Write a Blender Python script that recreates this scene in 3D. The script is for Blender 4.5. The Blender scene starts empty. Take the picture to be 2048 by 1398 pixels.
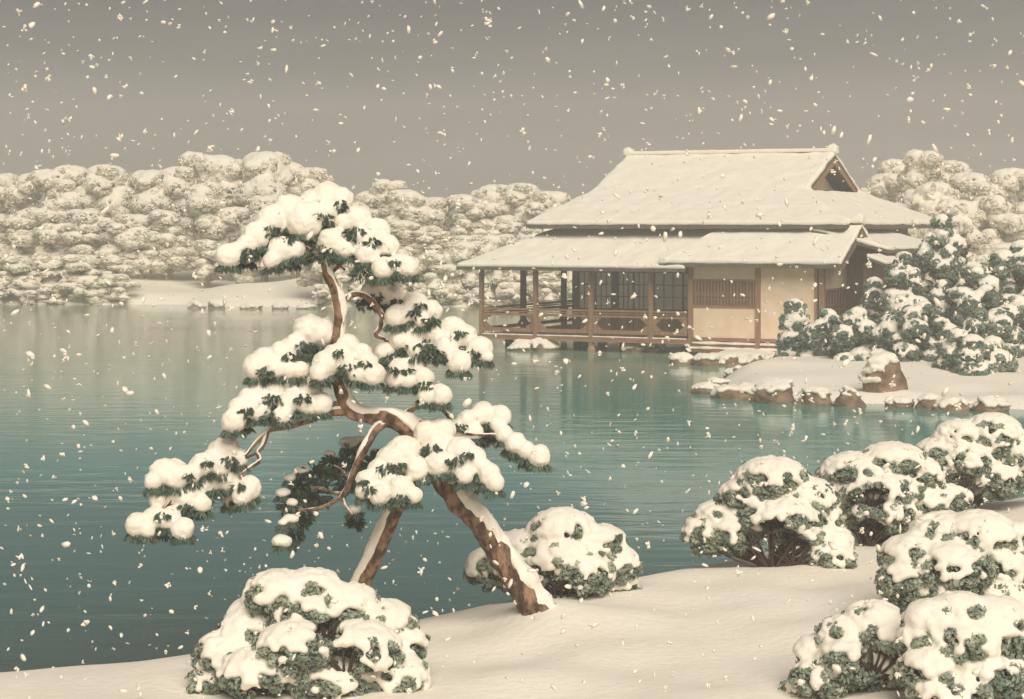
import bpy, math, random
import numpy as np
from mathutils import Vector, Matrix, noise

scene = bpy.context.scene
COL = scene.collection
rnd = random.Random(7)
R = math.radians

# ------------------------------------------------------------------ camera
F, HY, CH = 4000.0, 446.5, 3.84            # focal length in photo pixels, eye-level row, eye height over the water
cam = bpy.data.cameras.new("camera")
cam.sensor_width = 36.0
cam.lens = 36.0 * F / 2048.0
cam.shift_y = -(699.0 - HY) / 2048.0
cam.clip_start, cam.clip_end = 0.1, 2000.0
camo = bpy.data.objects.new("camera", cam)
camo.location = (0, 0, CH)
camo.rotation_euler = (R(90), 0, 0)
COL.objects.link(camo)
scene.camera = camo

# ------------------------------------------------------------------ sky and light
SUN_EL, SUN_AZ = R(43), R(168)             # azimuth measured clockwise from +Y (into the picture): behind the eye, to the right
w = bpy.data.worlds.new("World"); scene.world = w; w.use_nodes = True
nt = w.node_tree; nt.nodes.clear()
out = nt.nodes.new("ShaderNodeOutputWorld")
sky = nt.nodes.new("ShaderNodeTexSky"); sky.sky_type = 'NISHITA'; sky.sun_disc = False
sky.sun_elevation = SUN_EL; sky.sun_rotation = SUN_AZ
bg1 = nt.nodes.new("ShaderNodeBackground"); bg1.inputs[1].default_value = 0.05
hsv = nt.nodes.new("ShaderNodeHueSaturation"); hsv.inputs['Saturation'].default_value = 0.15; hsv.inputs['Value'].default_value = 0.12
nt.links.new(sky.outputs[0], hsv.inputs['Color']); nt.links.new(hsv.outputs[0], bg1.inputs[0])
geo = nt.nodes.new("ShaderNodeTexCoord"); sep = nt.nodes.new("ShaderNodeSeparateXYZ")
nt.links.new(geo.outputs['Generated'], sep.inputs[0])
mp = nt.nodes.new("ShaderNodeMapping"); mp.inputs['Scale'].default_value = (3.0, 3.0, 26.0)
nz = nt.nodes.new("ShaderNodeTexNoise"); nz.inputs['Scale'].default_value = 1.6; nz.inputs['Detail'].default_value = 6
nt.links.new(geo.outputs['Generated'], mp.inputs[0]); nt.links.new(mp.outputs[0], nz.inputs[0])
ma = nt.nodes.new("ShaderNodeMath"); ma.operation = 'MULTIPLY_ADD'; ma.inputs[1].default_value = 0.10
nt.links.new(nz.outputs[0], ma.inputs[0]); nt.links.new(sep.outputs[2], ma.inputs[2])
cr = nt.nodes.new("ShaderNodeValToRGB")
e = cr.color_ramp.elements
e[0].position = 0.02; e[0].color = (0.136, 0.121, 0.101, 1)
e[1].position = 0.17; e[1].color = (0.036, 0.034, 0.035, 1)
nt.links.new(ma.outputs[0], cr.inputs[0])
bg2 = nt.nodes.new("ShaderNodeBackground"); bg2.inputs[1].default_value = 1.0
nt.links.new(cr.outputs[0], bg2.inputs[0])
add = nt.nodes.new("ShaderNodeAddShader")
nt.links.new(bg1.outputs[0], add.inputs[0]); nt.links.new(bg2.outputs[0], add.inputs[1]); nt.links.new(add.outputs[0], out.inputs[0])

sl = bpy.data.lights.new("sun", 'SUN'); sl.energy = 1.76; sl.angle = R(45); sl.color = (1.0, 0.93, 0.82)
so = bpy.data.objects.new("sun", sl); COL.objects.link(so)
sd = Vector((math.sin(SUN_AZ) * math.cos(SUN_EL), math.cos(SUN_AZ) * math.cos(SUN_EL), math.sin(SUN_EL)))
so.rotation_euler = sd.to_track_quat('Z', 'Y').to_euler(); so.location = (5, -10, 30)
scene.view_settings.view_transform = 'Standard'; scene.view_settings.look = 'None'
scene.view_settings.exposure = 1.06; scene.view_settings.gamma = 1.0; scene.view_settings.use_curve_mapping = False
scene.cycles.use_denoising = True
scene.cycles.max_bounces = 6; scene.cycles.volume_bounces = 1

# ------------------------------------------------------------------ helpers
def at(px, py, Y):
    return Vector(((px - 1024.0) / F * Y, Y, CH - (py - HY) / F * Y))

def tag(o, label=None, cat=None, group=None, kind=None):
    if label: o['label'] = label
    if cat: o['category'] = cat
    if group: o['group'] = group
    if kind: o['kind'] = kind
    return o

def empty(name, loc=(0, 0, 0), rz=0.0):
    o = bpy.data.objects.new(name, None); COL.objects.link(o)
    o.location = loc; o.rotation_euler = (0, 0, rz); o.empty_display_size = 0.2
    return o

class MB:
    def __init__(s): s.v = []; s.f = []
    def add(s, v, f):
        n = len(s.v); s.v.extend(v); s.f.extend([tuple(i + n for i in q) for q in f])
    def box(s, a, b):
        x0, y0, z0 = a; x1, y1, z1 = b
        s.add([(x0,y0,z0),(x1,y0,z0),(x1,y1,z0),(x0,y1,z0),(x0,y0,z1),(x1,y0,z1),(x1,y1,z1),(x0,y1,z1)],
              [(0,3,2,1),(4,5,6,7),(0,1,5,4),(1,2,6,5),(2,3,7,6),(3,0,4,7)])
    def prism(s, poly, dz):
        """polygon (any 3D) and its copy dz lower/higher, closed"""
        n = len(poly); lo = [tuple(p) for p in poly]; hi = [(p[0], p[1], p[2] + dz) for p in poly]
        fs = [tuple(range(n)), tuple(range(2*n-1, n-1, -1))] + [(i, i+n, (i+1) % n + n, (i+1) % n) for i in range(n)]
        s.add(lo + hi, fs)
    def extrude(s, poly, d):
        n = len(poly); d = Vector(d); hi = [tuple(Vector(p) + d) for p in poly]
        fs = [tuple(range(n)), tuple(range(2*n-1, n-1, -1))] + [(i, i+n, (i+1) % n + n, (i+1) % n) for i in range(n)]
        s.add([tuple(p) for p in poly] + hi, fs)
    def tube(s, pts, rad, seg=8, wob=0.0, seed=0, squash=None):
        rr = random.Random(seed); pts = [Vector(p) for p in pts]; n = len(pts); base = len(s.v)
        up = Vector((0.13, -1, 0.21)).normalized()
        for i, p in enumerate(pts):
            t = (pts[min(i+1, n-1)] - pts[max(i-1, 0)]).normalized()
            a = t.cross(up)
            a = a.normalized() if a.length > 1e-4 else t.orthogonal().normalized()
            b = t.cross(a).normalized()
            for k in range(seg):
                g = 2 * math.pi * k / seg
                q = rad[i] * (1 + wob * (noise.noise(p * 9 + Vector((math.cos(g), math.sin(g), seed)) * 1.3)))
                s.v.append(tuple(p + a * math.cos(g) * q + b * math.sin(g) * q))
        for i in range(n-1):
            for k in range(seg):
                k2 = (k+1) % seg
                s.f.append((base+i*seg+k, base+i*seg+k2, base+(i+1)*seg+k2, base+(i+1)*seg+k))
        s.f.append(tuple(base+k for k in reversed(range(seg)))); s.f.append(tuple(base+(n-1)*seg+k for k in range(seg)))
    def mesh(s, name, smooth=False):
        m = bpy.data.meshes.new(name); m.from_pydata(s.v, [], s.f); m.update()
        if smooth: m.shade_smooth()
        return m
    def build(s, name, m, parent=None, smooth=False, fix=True):
        me = s.mesh(name, smooth)
        if fix:
            import bmesh
            bm = bmesh.new(); bm.from_mesh(me); bmesh.ops.recalc_face_normals(bm, faces=bm.faces); bm.to_mesh(me); bm.free()
        return link(name, me, m, parent)

def link(name, me, m, parent=None, loc=None):
    o = bpy.data.objects.new(name, me); COL.objects.link(o)
    if m is not None and not me.materials: me.materials.append(m)
    if parent is not None: o.parent = parent
    if loc is not None: o.location = loc
    return o

def bent(pts, n=6):
    """Catmull-Rom through (x, y, z, r) control points"""
    P = [np.array(p, float) for p in pts]; P = [2*P[0]-P[1]] + P + [2*P[-1]-P[-2]]; outp = []
    for i in range(1, len(P)-2):
        for k in range(n):
            t = k / n; a, b, c, d = P[i-1], P[i], P[i+1], P[i+2]
            outp.append(.5*((2*b)+(-a+c)*t+(2*a-5*b+4*c-d)*t*t+(-a+3*b-3*c+d)*t**3))
    outp.append(P[-2]); return outp

# unit icospheres as arrays
import bmesh as _bm
def ico(sub):
    b = _bm.new(); _bm.ops.create_icosphere(b, subdivisions=sub, radius=1.0)
    v = np.array([x.co[:] for x in b.verts]); f = np.array([[q.index for q in p.verts] for p in b.faces]); b.free(); return v, f
ICO1, ICO2, ICO3, ICO4 = ico(1), ico(2), ico(3), ico(4)

def np_mesh(name, V, Fc):
    """V (n,3), Fc (m,k) numpy"""
    V = np.asarray(V, np.float32); Fc = np.asarray(Fc, np.int32); k = Fc.shape[1]
    me = bpy.data.meshes.new(name)
    me.vertices.add(len(V)); me.vertices.foreach_set("co", V.ravel())
    me.loops.add(Fc.size); me.loops.foreach_set("vertex_index", Fc.ravel())
    me.polygons.add(len(Fc)); me.polygons.foreach_set("loop_start", np.arange(0, Fc.size, k, dtype=np.int32))
    me.update(calc_edges=True); me.validate()
    return me

def blobs_mesh(name, blobs, ic=None):
    """blobs: (x,y,z,rx,ry,rz)"""
    bv, bf = ic or ICO1; B = np.array(blobs, float); n = len(B)
    V = (bv[None, :, :] * B[:, None, 3:6] + B[:, None, 0:3]).reshape(-1, 3)
    Fc = (bf[None] + (np.arange(n) * len(bv))[:, None, None]).reshape(-1, 3)
    return np_mesh(name, V, Fc)

_tex = {}
def clouds(size):
    if size not in _tex:
        t = bpy.data.textures.new("clouds", 'CLOUDS'); t.noise_scale = size; t.noise_depth = 2; _tex[size] = t
    return _tex[size]

def fuse(name, me, voxel, smooth=4, disp=0.0, dsize=0.1):
    """one soft skin over overlapping solids"""
    o = bpy.data.objects.new("tmp", me); COL.objects.link(o)
    m = o.modifiers.new("r", 'REMESH'); m.mode = 'VOXEL'; m.voxel_size = voxel; m.use_smooth_shade = True
    if disp:
        d = o.modifiers.new("d", 'DISPLACE'); d.texture = clouds(dsize); d.strength = disp; d.mid_level = 0.5; d.texture_coords = 'GLOBAL'
    if smooth:
        s = o.modifiers.new("s", 'SMOOTH'); s.factor = 0.5; s.iterations = smooth
    dg = bpy.context.evaluated_depsgraph_get()
    r = bpy.data.meshes.new_from_object(o.evaluated_get(dg), depsgraph=dg)
    bpy.data.objects.remove(o); bpy.data.meshes.remove(me)
    r.name = name; r.materials.clear(); r.shade_smooth()
    return r

def mat(name, c1, c2=None, rough=0.8, scale=8.0, bump=0.0, bscale=None, stretch=(1, 1, 1), spec=0.3, detail=6, lo=0.35, hi=0.65, sss=0, obj_var=0.0, trans=0.0):
    m = bpy.data.materials.new(name); m.use_nodes = True; t = m.node_tree
    b = t.nodes["Principled BSDF"]; b.inputs['Roughness'].default_value = rough; b.inputs['Specular IOR Level'].default_value = spec
    tc = t.nodes.new("ShaderNodeTexCoord"); mpp = t.nodes.new("ShaderNodeMapping"); mpp.inputs['Scale'].default_value = stretch
    t.links.new(tc.outputs['Object'], mpp.inputs[0])
    n = t.nodes.new("ShaderNodeTexNoise"); n.inputs['Scale'].default_value = scale; n.inputs['Detail'].default_value = detail
    t.links.new(mpp.outputs[0], n.inputs[0])
    r = t.nodes.new("ShaderNodeValToRGB"); r.color_ramp.elements[0].position = lo; r.color_ramp.elements[1].position = hi
    r.color_ramp.elements[0].color = (*c1, 1); r.color_ramp.elements[1].color = (*(c2 or c1), 1)
    t.links.new(n.outputs[0], r.inputs[0])
    t.links.new(r.outputs[0], b.inputs['Base Color'])
    if bump:
        n2 = t.nodes.new("ShaderNodeTexNoise"); n2.inputs['Scale'].default_value = bscale or scale * 3; n2.inputs['Detail'].default_value = 5
        t.links.new(mpp.outputs[0], n2.inputs[0])
        bp = t.nodes.new("ShaderNodeBump"); bp.inputs['Strength'].default_value = 1.0; bp.inputs['Distance'].default_value = bump
        t.links.new(n2.outputs[0], bp.inputs['Height']); t.links.new(bp.outputs[0], b.inputs['Normal'])
    if sss:
        b.inputs['Subsurface Weight'].default_value = sss; b.inputs['Subsurface Radius'].default_value = (0.05, 0.04, 0.03); b.inputs['Subsurface Scale'].default_value = 0.5
    return m

M = {
 'snow': mat('snow', (0.88, 0.81, 0.695), (0.92, 0.85, 0.74), rough=0.75, scale=3, bump=0.004, bscale=45, spec=0.2),
 'snow_ground': mat('snow_ground', (0.87, 0.80, 0.685), (0.91, 0.845, 0.735), rough=0.8, scale=0.9, bump=0.012, bscale=14, spec=0.2),
 'snow_far': mat('snow_far', (0.88, 0.81, 0.69), (0.92, 0.85, 0.73), rough=0.8, scale=0.5, bump=0.03, bscale=3, spec=0.1),
 'needle': mat('needle', (0.036, 0.074, 0.054), (0.13, 0.185, 0.13), rough=0.55, scale=14, lo=0.3, hi=0.7),
 'bark': mat('pine_bark', (0.085, 0.050, 0.036), (0.36, 0.22, 0.14), rough=0.95, scale=16, bump=0.045, bscale=30, stretch=(1, 1, 0.6), lo=0.40, hi=0.62, detail=9),
 'stem': mat('stem', (0.040, 0.024, 0.018), (0.085, 0.05, 0.035), rough=0.9, scale=20, bump=0.006),
 'leaf': mat('azalea_leaf', (0.105, 0.150, 0.112), (0.42, 0.46, 0.35), rough=0.6, scale=9, lo=0.35, hi=0.68),
 'leaf2': mat('evergreen_leaf', (0.080, 0.125, 0.095), (0.27, 0.33, 0.25), rough=0.6, scale=1.6, lo=0.35, hi=0.65),
 'leaf_far': mat('far_leaf', (0.85, 0.79, 0.67), (0.90, 0.84, 0.72), rough=0.9, scale=0.7),  # near snow-white: paling by haze put into the leaf colour
 'rock': mat('rock', (0.15, 0.090, 0.060), (0.40, 0.265, 0.18), rough=0.9, scale=3.5, bump=0.05, bscale=9, lo=0.35, hi=0.68),
 'rock_far': mat('far_rock', (0.24, 0.20, 0.15), (0.38, 0.32, 0.25), rough=0.9, scale=3),
 'wood': mat('cedar_wood', (0.23, 0.120, 0.070), (0.37, 0.215, 0.130), rough=0.75, scale=5, bump=0.004, bscale=30, stretch=(4, 4, 0.35)),
 'wood_h': mat('cedar_beam', (0.22, 0.118, 0.070), (0.36, 0.21, 0.130), rough=0.75, scale=5, bump=0.004, bscale=30, stretch=(0.35, 4, 4)),
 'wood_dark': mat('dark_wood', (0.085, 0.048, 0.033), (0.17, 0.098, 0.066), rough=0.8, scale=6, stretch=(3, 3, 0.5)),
 'plaster': mat('clay_plaster', (0.78, 0.585, 0.41), (0.87, 0.69, 0.51), rough=0.9, scale=2.2, bump=0.003, bscale=60),
 'paper': mat('screen_paper', (0.88, 0.82, 0.73), (0.93, 0.88, 0.79), rough=0.9, scale=3),
 'shingle': mat('cedar_shingle', (0.09, 0.075, 0.06), (0.15, 0.125, 0.10), rough=0.9, scale=9, bump=0.01),
 'bed': mat('pond_bed', (0.05, 0.06, 0.05), (0.07, 0.08, 0.06), scale=1),
}

# ------------------------------------------------------------------ water
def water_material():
    m = bpy.data.materials.new('pond_water'); m.use_nodes = True; t = m.node_tree
    b = t.nodes["Principled BSDF"]; b.inputs['Roughness'].default_value = 0.09; b.inputs['IOR'].default_value = 1.33; b.inputs['Specular IOR Level'].default_value = 0.15
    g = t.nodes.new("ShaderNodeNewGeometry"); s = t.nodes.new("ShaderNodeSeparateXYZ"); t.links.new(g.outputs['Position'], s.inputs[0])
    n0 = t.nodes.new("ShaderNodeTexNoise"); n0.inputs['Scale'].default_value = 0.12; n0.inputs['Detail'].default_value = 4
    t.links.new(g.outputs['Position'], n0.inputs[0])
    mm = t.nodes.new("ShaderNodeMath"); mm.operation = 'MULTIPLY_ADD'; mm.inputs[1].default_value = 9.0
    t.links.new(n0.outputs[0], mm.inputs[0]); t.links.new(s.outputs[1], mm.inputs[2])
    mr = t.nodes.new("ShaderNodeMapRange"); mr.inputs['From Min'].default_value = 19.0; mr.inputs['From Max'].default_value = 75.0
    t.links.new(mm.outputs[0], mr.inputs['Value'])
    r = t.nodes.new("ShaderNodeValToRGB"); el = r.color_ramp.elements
    el[0].position = 0.0; el[0].color = (0.040, 0.082, 0.074, 1)       # dull dark green near the bank
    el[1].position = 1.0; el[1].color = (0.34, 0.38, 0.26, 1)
    k = el.new(0.17); k.color = (0.020, 0.135, 0.135, 1); k = el.new(0.30); k.color = (0.022, 0.225, 0.22, 1)               # teal mid-pond
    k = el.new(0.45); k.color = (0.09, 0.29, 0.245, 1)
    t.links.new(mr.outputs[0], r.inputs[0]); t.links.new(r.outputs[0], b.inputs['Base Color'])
    mpp = t.nodes.new("ShaderNodeMapping"); mpp.inputs['Scale'].default_value = (0.55, 1.5, 1.0); t.links.new(g.outputs['Position'], mpp.inputs[0])
    n1 = t.nodes.new("ShaderNodeTexNoise"); n1.inputs['Scale'].default_value = 1.3; n1.inputs['Detail'].default_value = 4; n1.inputs['Roughness'].default_value = 0.5
    t.links.new(mpp.outputs[0], n1.inputs[0])
    bp = t.nodes.new("ShaderNodeBump"); bp.inputs['Distance'].default_value = 0.022; bp.inputs['Strength'].default_value = 1.0
    n3 = t.nodes.new("ShaderNodeTexNoise"); n3.inputs['Scale'].default_value = 0.16; n3.inputs['Detail'].default_value = 3; t.links.new(mpp.outputs[0], n3.inputs[0])
    m3 = t.nodes.new("ShaderNodeMapRange"); m3.inputs['From Min'].default_value = 0.35; m3.inputs['From Max'].default_value = 0.65; m3.inputs['To Min'].default_value = 0.15; m3.inputs['To Max'].default_value = 1.0
    t.links.new(n3.outputs[0], m3.inputs['Value']); t.links.new(m3.outputs[0], bp.inputs['Strength'])
    t.links.new(n1.outputs[0], bp.inputs['Height']); t.links.new(bp.outputs[0], b.inputs['Normal'])
    return m
b = MB(); b.add([(-145, -65, 0), (145, -65, 0), (145, 165, 0), (-145, 165, 0)], [(0, 1, 2, 3)])
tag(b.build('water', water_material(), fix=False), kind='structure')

# ------------------------------------------------------------------ near bank
def gtop(X): return 0.78 + 0.03 * max(-7.0, min(8.0, X))
CREST = [(-900,1368),(-300,1330),(0,1310),(75,1305),(300,1287),(430,1270),(600,1240),(800,1217),(870,1202),(985,1178),(1130,1153),(1290,1128),(1380,1108),(1500,1085),(1650,1053),(1800,1020),(1950,988),(2300,935),(2700,890)]
cx, cy = [], []
for px, py in CREST:
    Y = 16.0
    for _ in range(12):
        Y = (CH - gtop((px-1024)/F*Y)) * F / (py - HY)
    cx.append((px-1024)/F*Y); cy.append(Y)
def crest(X): return float(np.interp(X, cx, cy)) + 0.10
def gz(X, Y):
    t = Y - crest(X)
    d = 0.5 * (t + math.sqrt(t*t + 0.10))
    n = noise.noise(Vector((X*0.55, Y*0.4, 3.1)))*0.07 + noise.noise(Vector((X*1.6, Y*1.3, 8.1)))*0.06
    n *= max(0.0, min(1.0, -t/1.2))
    tm = 0.16*math.exp(-(((X-0.33)/0.42)**2 + ((Y-15.3)/0.6)**2))      # snow heaped about the foot of the pine
    return max(gtop(X) + n + tm - 1.25*d, -0.7)
def grid(name, xs, ys, fz, m, kind='structure', parent=None):
    V = [(x, y, fz(x, y)) for y in ys for x in xs]; nx = len(xs)
    Fc = [(j*nx+i, j*nx+i+1, (j+1)*nx+i+1, (j+1)*nx+i) for j in range(len(ys)-1) for i in range(nx-1)]
    me = np_mesh(name, np.array(V), np.array(Fc)); me.shade_smooth()
    return tag(link(name, me, m, parent), kind=kind)
xs = np.concatenate([np.linspace(-40, -6, 12)[:-1], np.linspace(-6, 8, 200), np.linspace(8, 40, 12)[1:]])
ys = np.concatenate([np.linspace(-40, 8, 14)[:-1], np.linspace(8, 25, 190), np.linspace(25, 30, 4)[1:]])
grid('ground', xs, ys, gz, M['snow_ground'])

# ------------------------------------------------------------------ garden bank by the house
def wl(px, py, z=0.0):
    Y = (CH - z)*F/(py-HY); return ((px-1024)/F*Y, Y)
LAND = [wl(2700,842), wl(2300,832), wl(1940,821), wl(1800,814), wl(1700,812), wl(1600,808), wl(1500,800), wl(1425,790), wl(1392,775), wl(1402,766), wl(1470,753),
        wl(1540,749), wl(1572,742), wl(1580,735), wl(1560,730), wl(1480,731), wl(1400,730), wl(1342,728), wl(1340,722), (5.1,58.2), (5.3,61), (5.6,80), (70,80), (70,38)]
LA = np.array(LAND); LB = np.roll(LA, -1, 0)
def land_d(X, Y):
    p = np.array((X, Y)); d = LB-LA; t = np.clip(((p-LA)*d).sum(1)/(d*d).sum(1), 0, 1)
    dist = np.sqrt((((LA+d*t[:, None])-p)**2).sum(1)).min()
    ins = False
    for (x1, y1), (x2, y2) in zip(LA, LB):
        if (y1 > Y) != (y2 > Y) and X < (x2-x1)*(Y-y1)/(y2-y1)+x1: ins = not ins
    return dist if ins else -dist
def lz(X, Y):
    d = land_d(X, Y)
    if d < -0.8: return -0.6
    s = max(0, min(1, (d+0.25)/1.6)); s = s*s*(3-2*s)
    hi = 0.20 + 0.34*max(0, min(1, (56-Y)/5.0))*max(0, min(1, (Y-43.6)/4.0))
    return -0.3 + s*(hi+0.3) + (noise.noise(Vector((X*.7, Y*.5, 2)))*0.12 if d > 0.3 else 0)*min(1, max(0, d-.3))
grid('snowy_shore', np.concatenate([np.linspace(3.5, 17, 110), np.linspace(17, 60, 10)[1:]]), np.concatenate([np.linspace(37, 62, 150), np.linspace(62, 79, 8)[1:]]), lz, M['snow_ground'])

# ------------------------------------------------------------------ far shore
def fshore(X):
    return 91.5 + 2.6*(1/(1+math.exp((X+14.6)*2.2))) + 0.5*noise.noise(Vector((X*.25, 0, 0)))
def fz_(X, Y):
    t = Y - fshore(X)
    if t < -0.5: return -0.5
    s = min(1, (t+.5)/1.6)
    h = 0.25 + 1.1*max(0, min(1, (Y-94)/14)) + 0.55*noise.noise(Vector((X*.12, Y*.10, 5)))*min(1, max(0, t/3))
    hump = 0.75*math.exp(-((X+13.5-(Y-94)*0.9)/4.0)**2)*min(1, max(0, t/4))
    return -0.5 + s*(h+0.5+hump)
xs2 = np.concatenate([np.linspace(-140, -75, 20)[:-1], np.linspace(-75, 75, 220), np.linspace(75, 140, 20)[1:]]); ys2 = np.concatenate([np.linspace(88, 118, 70), np.linspace(118, 165, 6)[1:]])
grid('far_bank', xs2, ys2, fz_, M['snow_far'])

# ------------------------------------------------------------------ foliage and snow builders
def leaves_mesh(name, pts, nrm, size, seed=0, drop=0.3):
    """folded leaf faces at pts facing roughly nrm"""
    g = np.random.RandomState(seed); n = len(pts); P = np.asarray(pts, float); N = np.asarray(nrm, float)
    N = N + g.normal(0, 0.55, (n, 3)); N /= np.linalg.norm(N, axis=1)[:, None]
    T = g.normal(0, 1, (n, 3)); T[:, 2] -= drop; T -= (T*N).sum(1)[:, None]*N; T /= np.linalg.norm(T, axis=1)[:, None]
    B = np.cross(N, T); s = (size*g.uniform(0.7, 1.35, n))[:, None]
    a = P - T*s; c = P + T*s; bb = P + B*s*0.55 + N*s*0.2 - T*s*.1; d = P - B*s*0.55 + N*s*0.2 - T*s*.1
    V = np.stack([a, bb, c, d], 1).reshape(-1, 3)
    i = np.arange(n)*4
    Fc = np.concatenate([np.stack([i, i+1, i+2], 1), np.stack([i, i+2, i+3], 1)])
    return np_mesh(name, V, Fc)

def sph(g, n):
    v = g.normal(0, 1, (n, 3)); return v/np.linalg.norm(v, axis=1)[:, None]

def snow_shrub(name, lobes, S, lm, sm, stems=None, base=None, seed=1, leaf=0.018, blob=0.042, cover=-0.16, dens=1.0, voxel=0.016, specks=1.0, root=None, stem_r=0.016, smd=0.012, clr=0.052, clk=0.42, sit=3, hollows=()):
    """lobes: (centre Vector, rx, ry, rz) in world metres. Foliage shell, snow over the tops, stems."""
    g = np.random.RandomState(seed); base = Vector(base)
    LP, LN, BL = [], [], []
    for (c, rx, ry, rz) in lobes:
        rr = np.array((rx, ry, rz)); c = np.array(c)
        area = 4*math.pi*((rx*ry+rx*rz+ry*rz)/3)
        lo_ = rr*np.array((1, 1, .62))
        nl = int(area/(leaf*leaf)*0.9*dens)
        d = sph(g, nl); k = g.uniform(0.60, 1.0, nl)**0.6
        LP.append(c + d*np.where(d[:, 2:3] < 0, lo_, rr)*k[:, None]); LN.append(d)
        # leafy knots that push out through the snow
        ncl = max(3, int(area/(clr*clr*3.14)*clk)); CQ = []
        for q in sph(g, ncl*2):
            if q[2] > 0.72 or (q[2] > 0.25 and g.random_sample() > .45): continue
            CQ.append(c + q*rr*1.0)
            m_ = int(60*dens); dd = sph(g, m_); LP.append(CQ[-1] + dd*clr*g.uniform(.3, 1, m_)[:, None]**.5*np.array((1, 1, .75))); LN.append(dd + q*.5)
        CQ = np.array(CQ) if CQ else np.full((1, 3), 1e6)
        nb = int(area/(blob*blob)*0.75)
        d = sph(g, nb)
        ns = np.array([noise.noise(Vector((c + q*rr).tolist())*(0.16/blob*1.6)) for q in d])
        val = d[:, 2] + ns*0.6
        d = d[val > cover]
        for q in d:
            p = c + q*rr*0.99; r = blob*g.uniform(0.75, 1.2)
            dq = np.sqrt(((CQ-p)**2).sum(1)); j = dq.argmin()
            if dq[j] < clr*1.0 and p[2] < CQ[j][2]+clr*.55: continue
            BL.append((p[0], p[1], p[2]+blob*.2, r, r, r*0.8))
        for q in sph(g, int(nb*0.7)):
            if q[2] > 0.55:
                p = c + q*rr*0.98; BL.append((p[0], p[1], p[2], blob*1.4, blob*1.4, blob*1.1))
        for q in sph(g, int(nb*0.34*specks)):
            if q[2] < 0.3 and q[2] > -.75:
                p = c + q*rr*1.04; r = blob*g.uniform(0.22, 0.6); BL.append((p[0], p[1], p[2], r, r, r*.7))
    r_ = root or empty(name, base)
    bs = np.array(base)
    P = np.concatenate(LP) - bs; N = np.concatenate(LN)
    for (hc, hr, hd) in hollows:      # gaps between the lobes where the stems show
        h_ = np.array(hc) - bs; q = P - h_
        kp = ~((q[:, 0]**2/hr**2 + q[:, 2]**2/(hr*.8)**2 < 1) & (q[:, 1] < hd)); P, N = P[kp], N[kp]
        BL = [b_ for b_ in BL if not (((b_[0]-hc[0])**2/(hr+.02)**2 + (b_[2]-hc[2])**2/(hr*.8+.02)**2 < 1) and b_[1]-hc[1] < hd)]
    # drop leaves that would lie in another lobe's deep inside
    fo = link('foliage', leaves_mesh('foliage', P, N, leaf, seed), lm, r_); fo['kind'] = 'stuff'
    B = np.array(BL); B[:, :3] -= bs
    sn = link('snow_cover', fuse('snow_cover', blobs_mesh('b', B), voxel, sit, smd, blob*1.6), sm, r_)
    if stems:
        for (path, r0) in stems:
            mb = MB(); pp = bent([(*(Vector(p)-base), r0*(1-0.6*i/(len(path)-1))) for i, p in enumerate(path)], 4)
            mb.tube([p[:3] for p in pp], [p[3] for p in pp], 6, 0.3, seed)
            mb.build('stem', M['stem'], r_, smooth=True)
    return r_

def bush_px(label, lobes, Y, base_px, seed, group, depth=0.9, hol=(), **kw):
    """foreground bush from lobe outlines (px, py, rx, ry, dY)"""
    L = []
    for l in lobes:
        px, py, rx, ry = l[:4]; dy = l[4] if len(l) > 4 else 0.0
        y = Y + dy; s = y/F
        L.append((at(px, py, y), rx*s, rx*s*depth, ry*s))
    bp = at(base_px[0], base_px[1], Y)
    bp.z = gz(bp.x, bp.y) - 0.03
    stems = []
    g = random.Random(seed)
    for (c, rx, ry, rz) in L:
        for k in range(2):
            e_ = Vector(c) + Vector((g.uniform(-.5, .5)*rx, g.uniform(-.4, .2)*ry, -rz*g.uniform(0.0, .45)))
            b0 = bp + Vector((g.uniform(-.04, .04), g.uniform(-.04, .04), 0))
            mid = b0.lerp(e_, .5) + Vector((g.uniform(-.04, .04), -0.03, -0.05*abs(e_.x-b0.x) + 0.02))
            stems.append(([b0, b0.lerp(mid, .45) + Vector((0, 0, .02)), mid, e_], 0.023))
    hs = []
    for (hx, hy, hr, hdy) in hol:
        hc = at(hx, hy, Y+hdy); R_ = hr*Y/F; hs.append((hc, R_, R_*.9))
        b0 = hc+Vector((0, R_*.5, -R_*1.3))
        for k in range(8):
            a = R(90+(k-3.5)*19+g.uniform(-8, 8)); e_ = b0+Vector((math.cos(a)*R_*2.2, g.uniform(-.5, .3)*R_, max(.15, math.sin(a))*R_*2.3))
            stems.append(([b0+Vector((g.uniform(-.02, .02), 0, 0)), b0.lerp(e_, .5)+Vector((0, -.02, g.uniform(-.02, .02))), e_], .0125))
    kw['hollows'] = hs
    o = snow_shrub('snowy_bush', L, 1, M['leaf'], M['snow'], stems, bp, seed, **kw)
    return tag(o, label, 'bush', group)

# ------------------------------------------------------------------ THE HOUSE
TH, HX, HYY = 0.46, -0.93, 61.44
co_, si_ = math.cos(TH), math.sin(TH)
house = tag(empty('tea_house', (HX, HYY, 0), -TH), 'large wooden tea house on posts over the pond with deep snow on its hipped roofs', 'house')
def hw(u, v): return (HX+u*co_+v*si_, HYY-u*si_+v*co_)
def u_at(px, v):
    t = (px-1024)/F; return (t*(HYY+v*co_)-HX-v*si_)/(co_+t*si_)
def z_at(py, u, v): return CH-(py-HY)*hw(u, v)[1]/F
def hbox(name, a, c, m, parent=None, bev=0.0):
    mb = MB(); mb.box(a, c); return mb.build(name, m, parent or house)

ZF, ZE = 0.46, 2.51
P_U = [0, 1.85, 3.69, 5.62, 6.70]
SK_T, ZT = 1.86, 3.66
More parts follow.
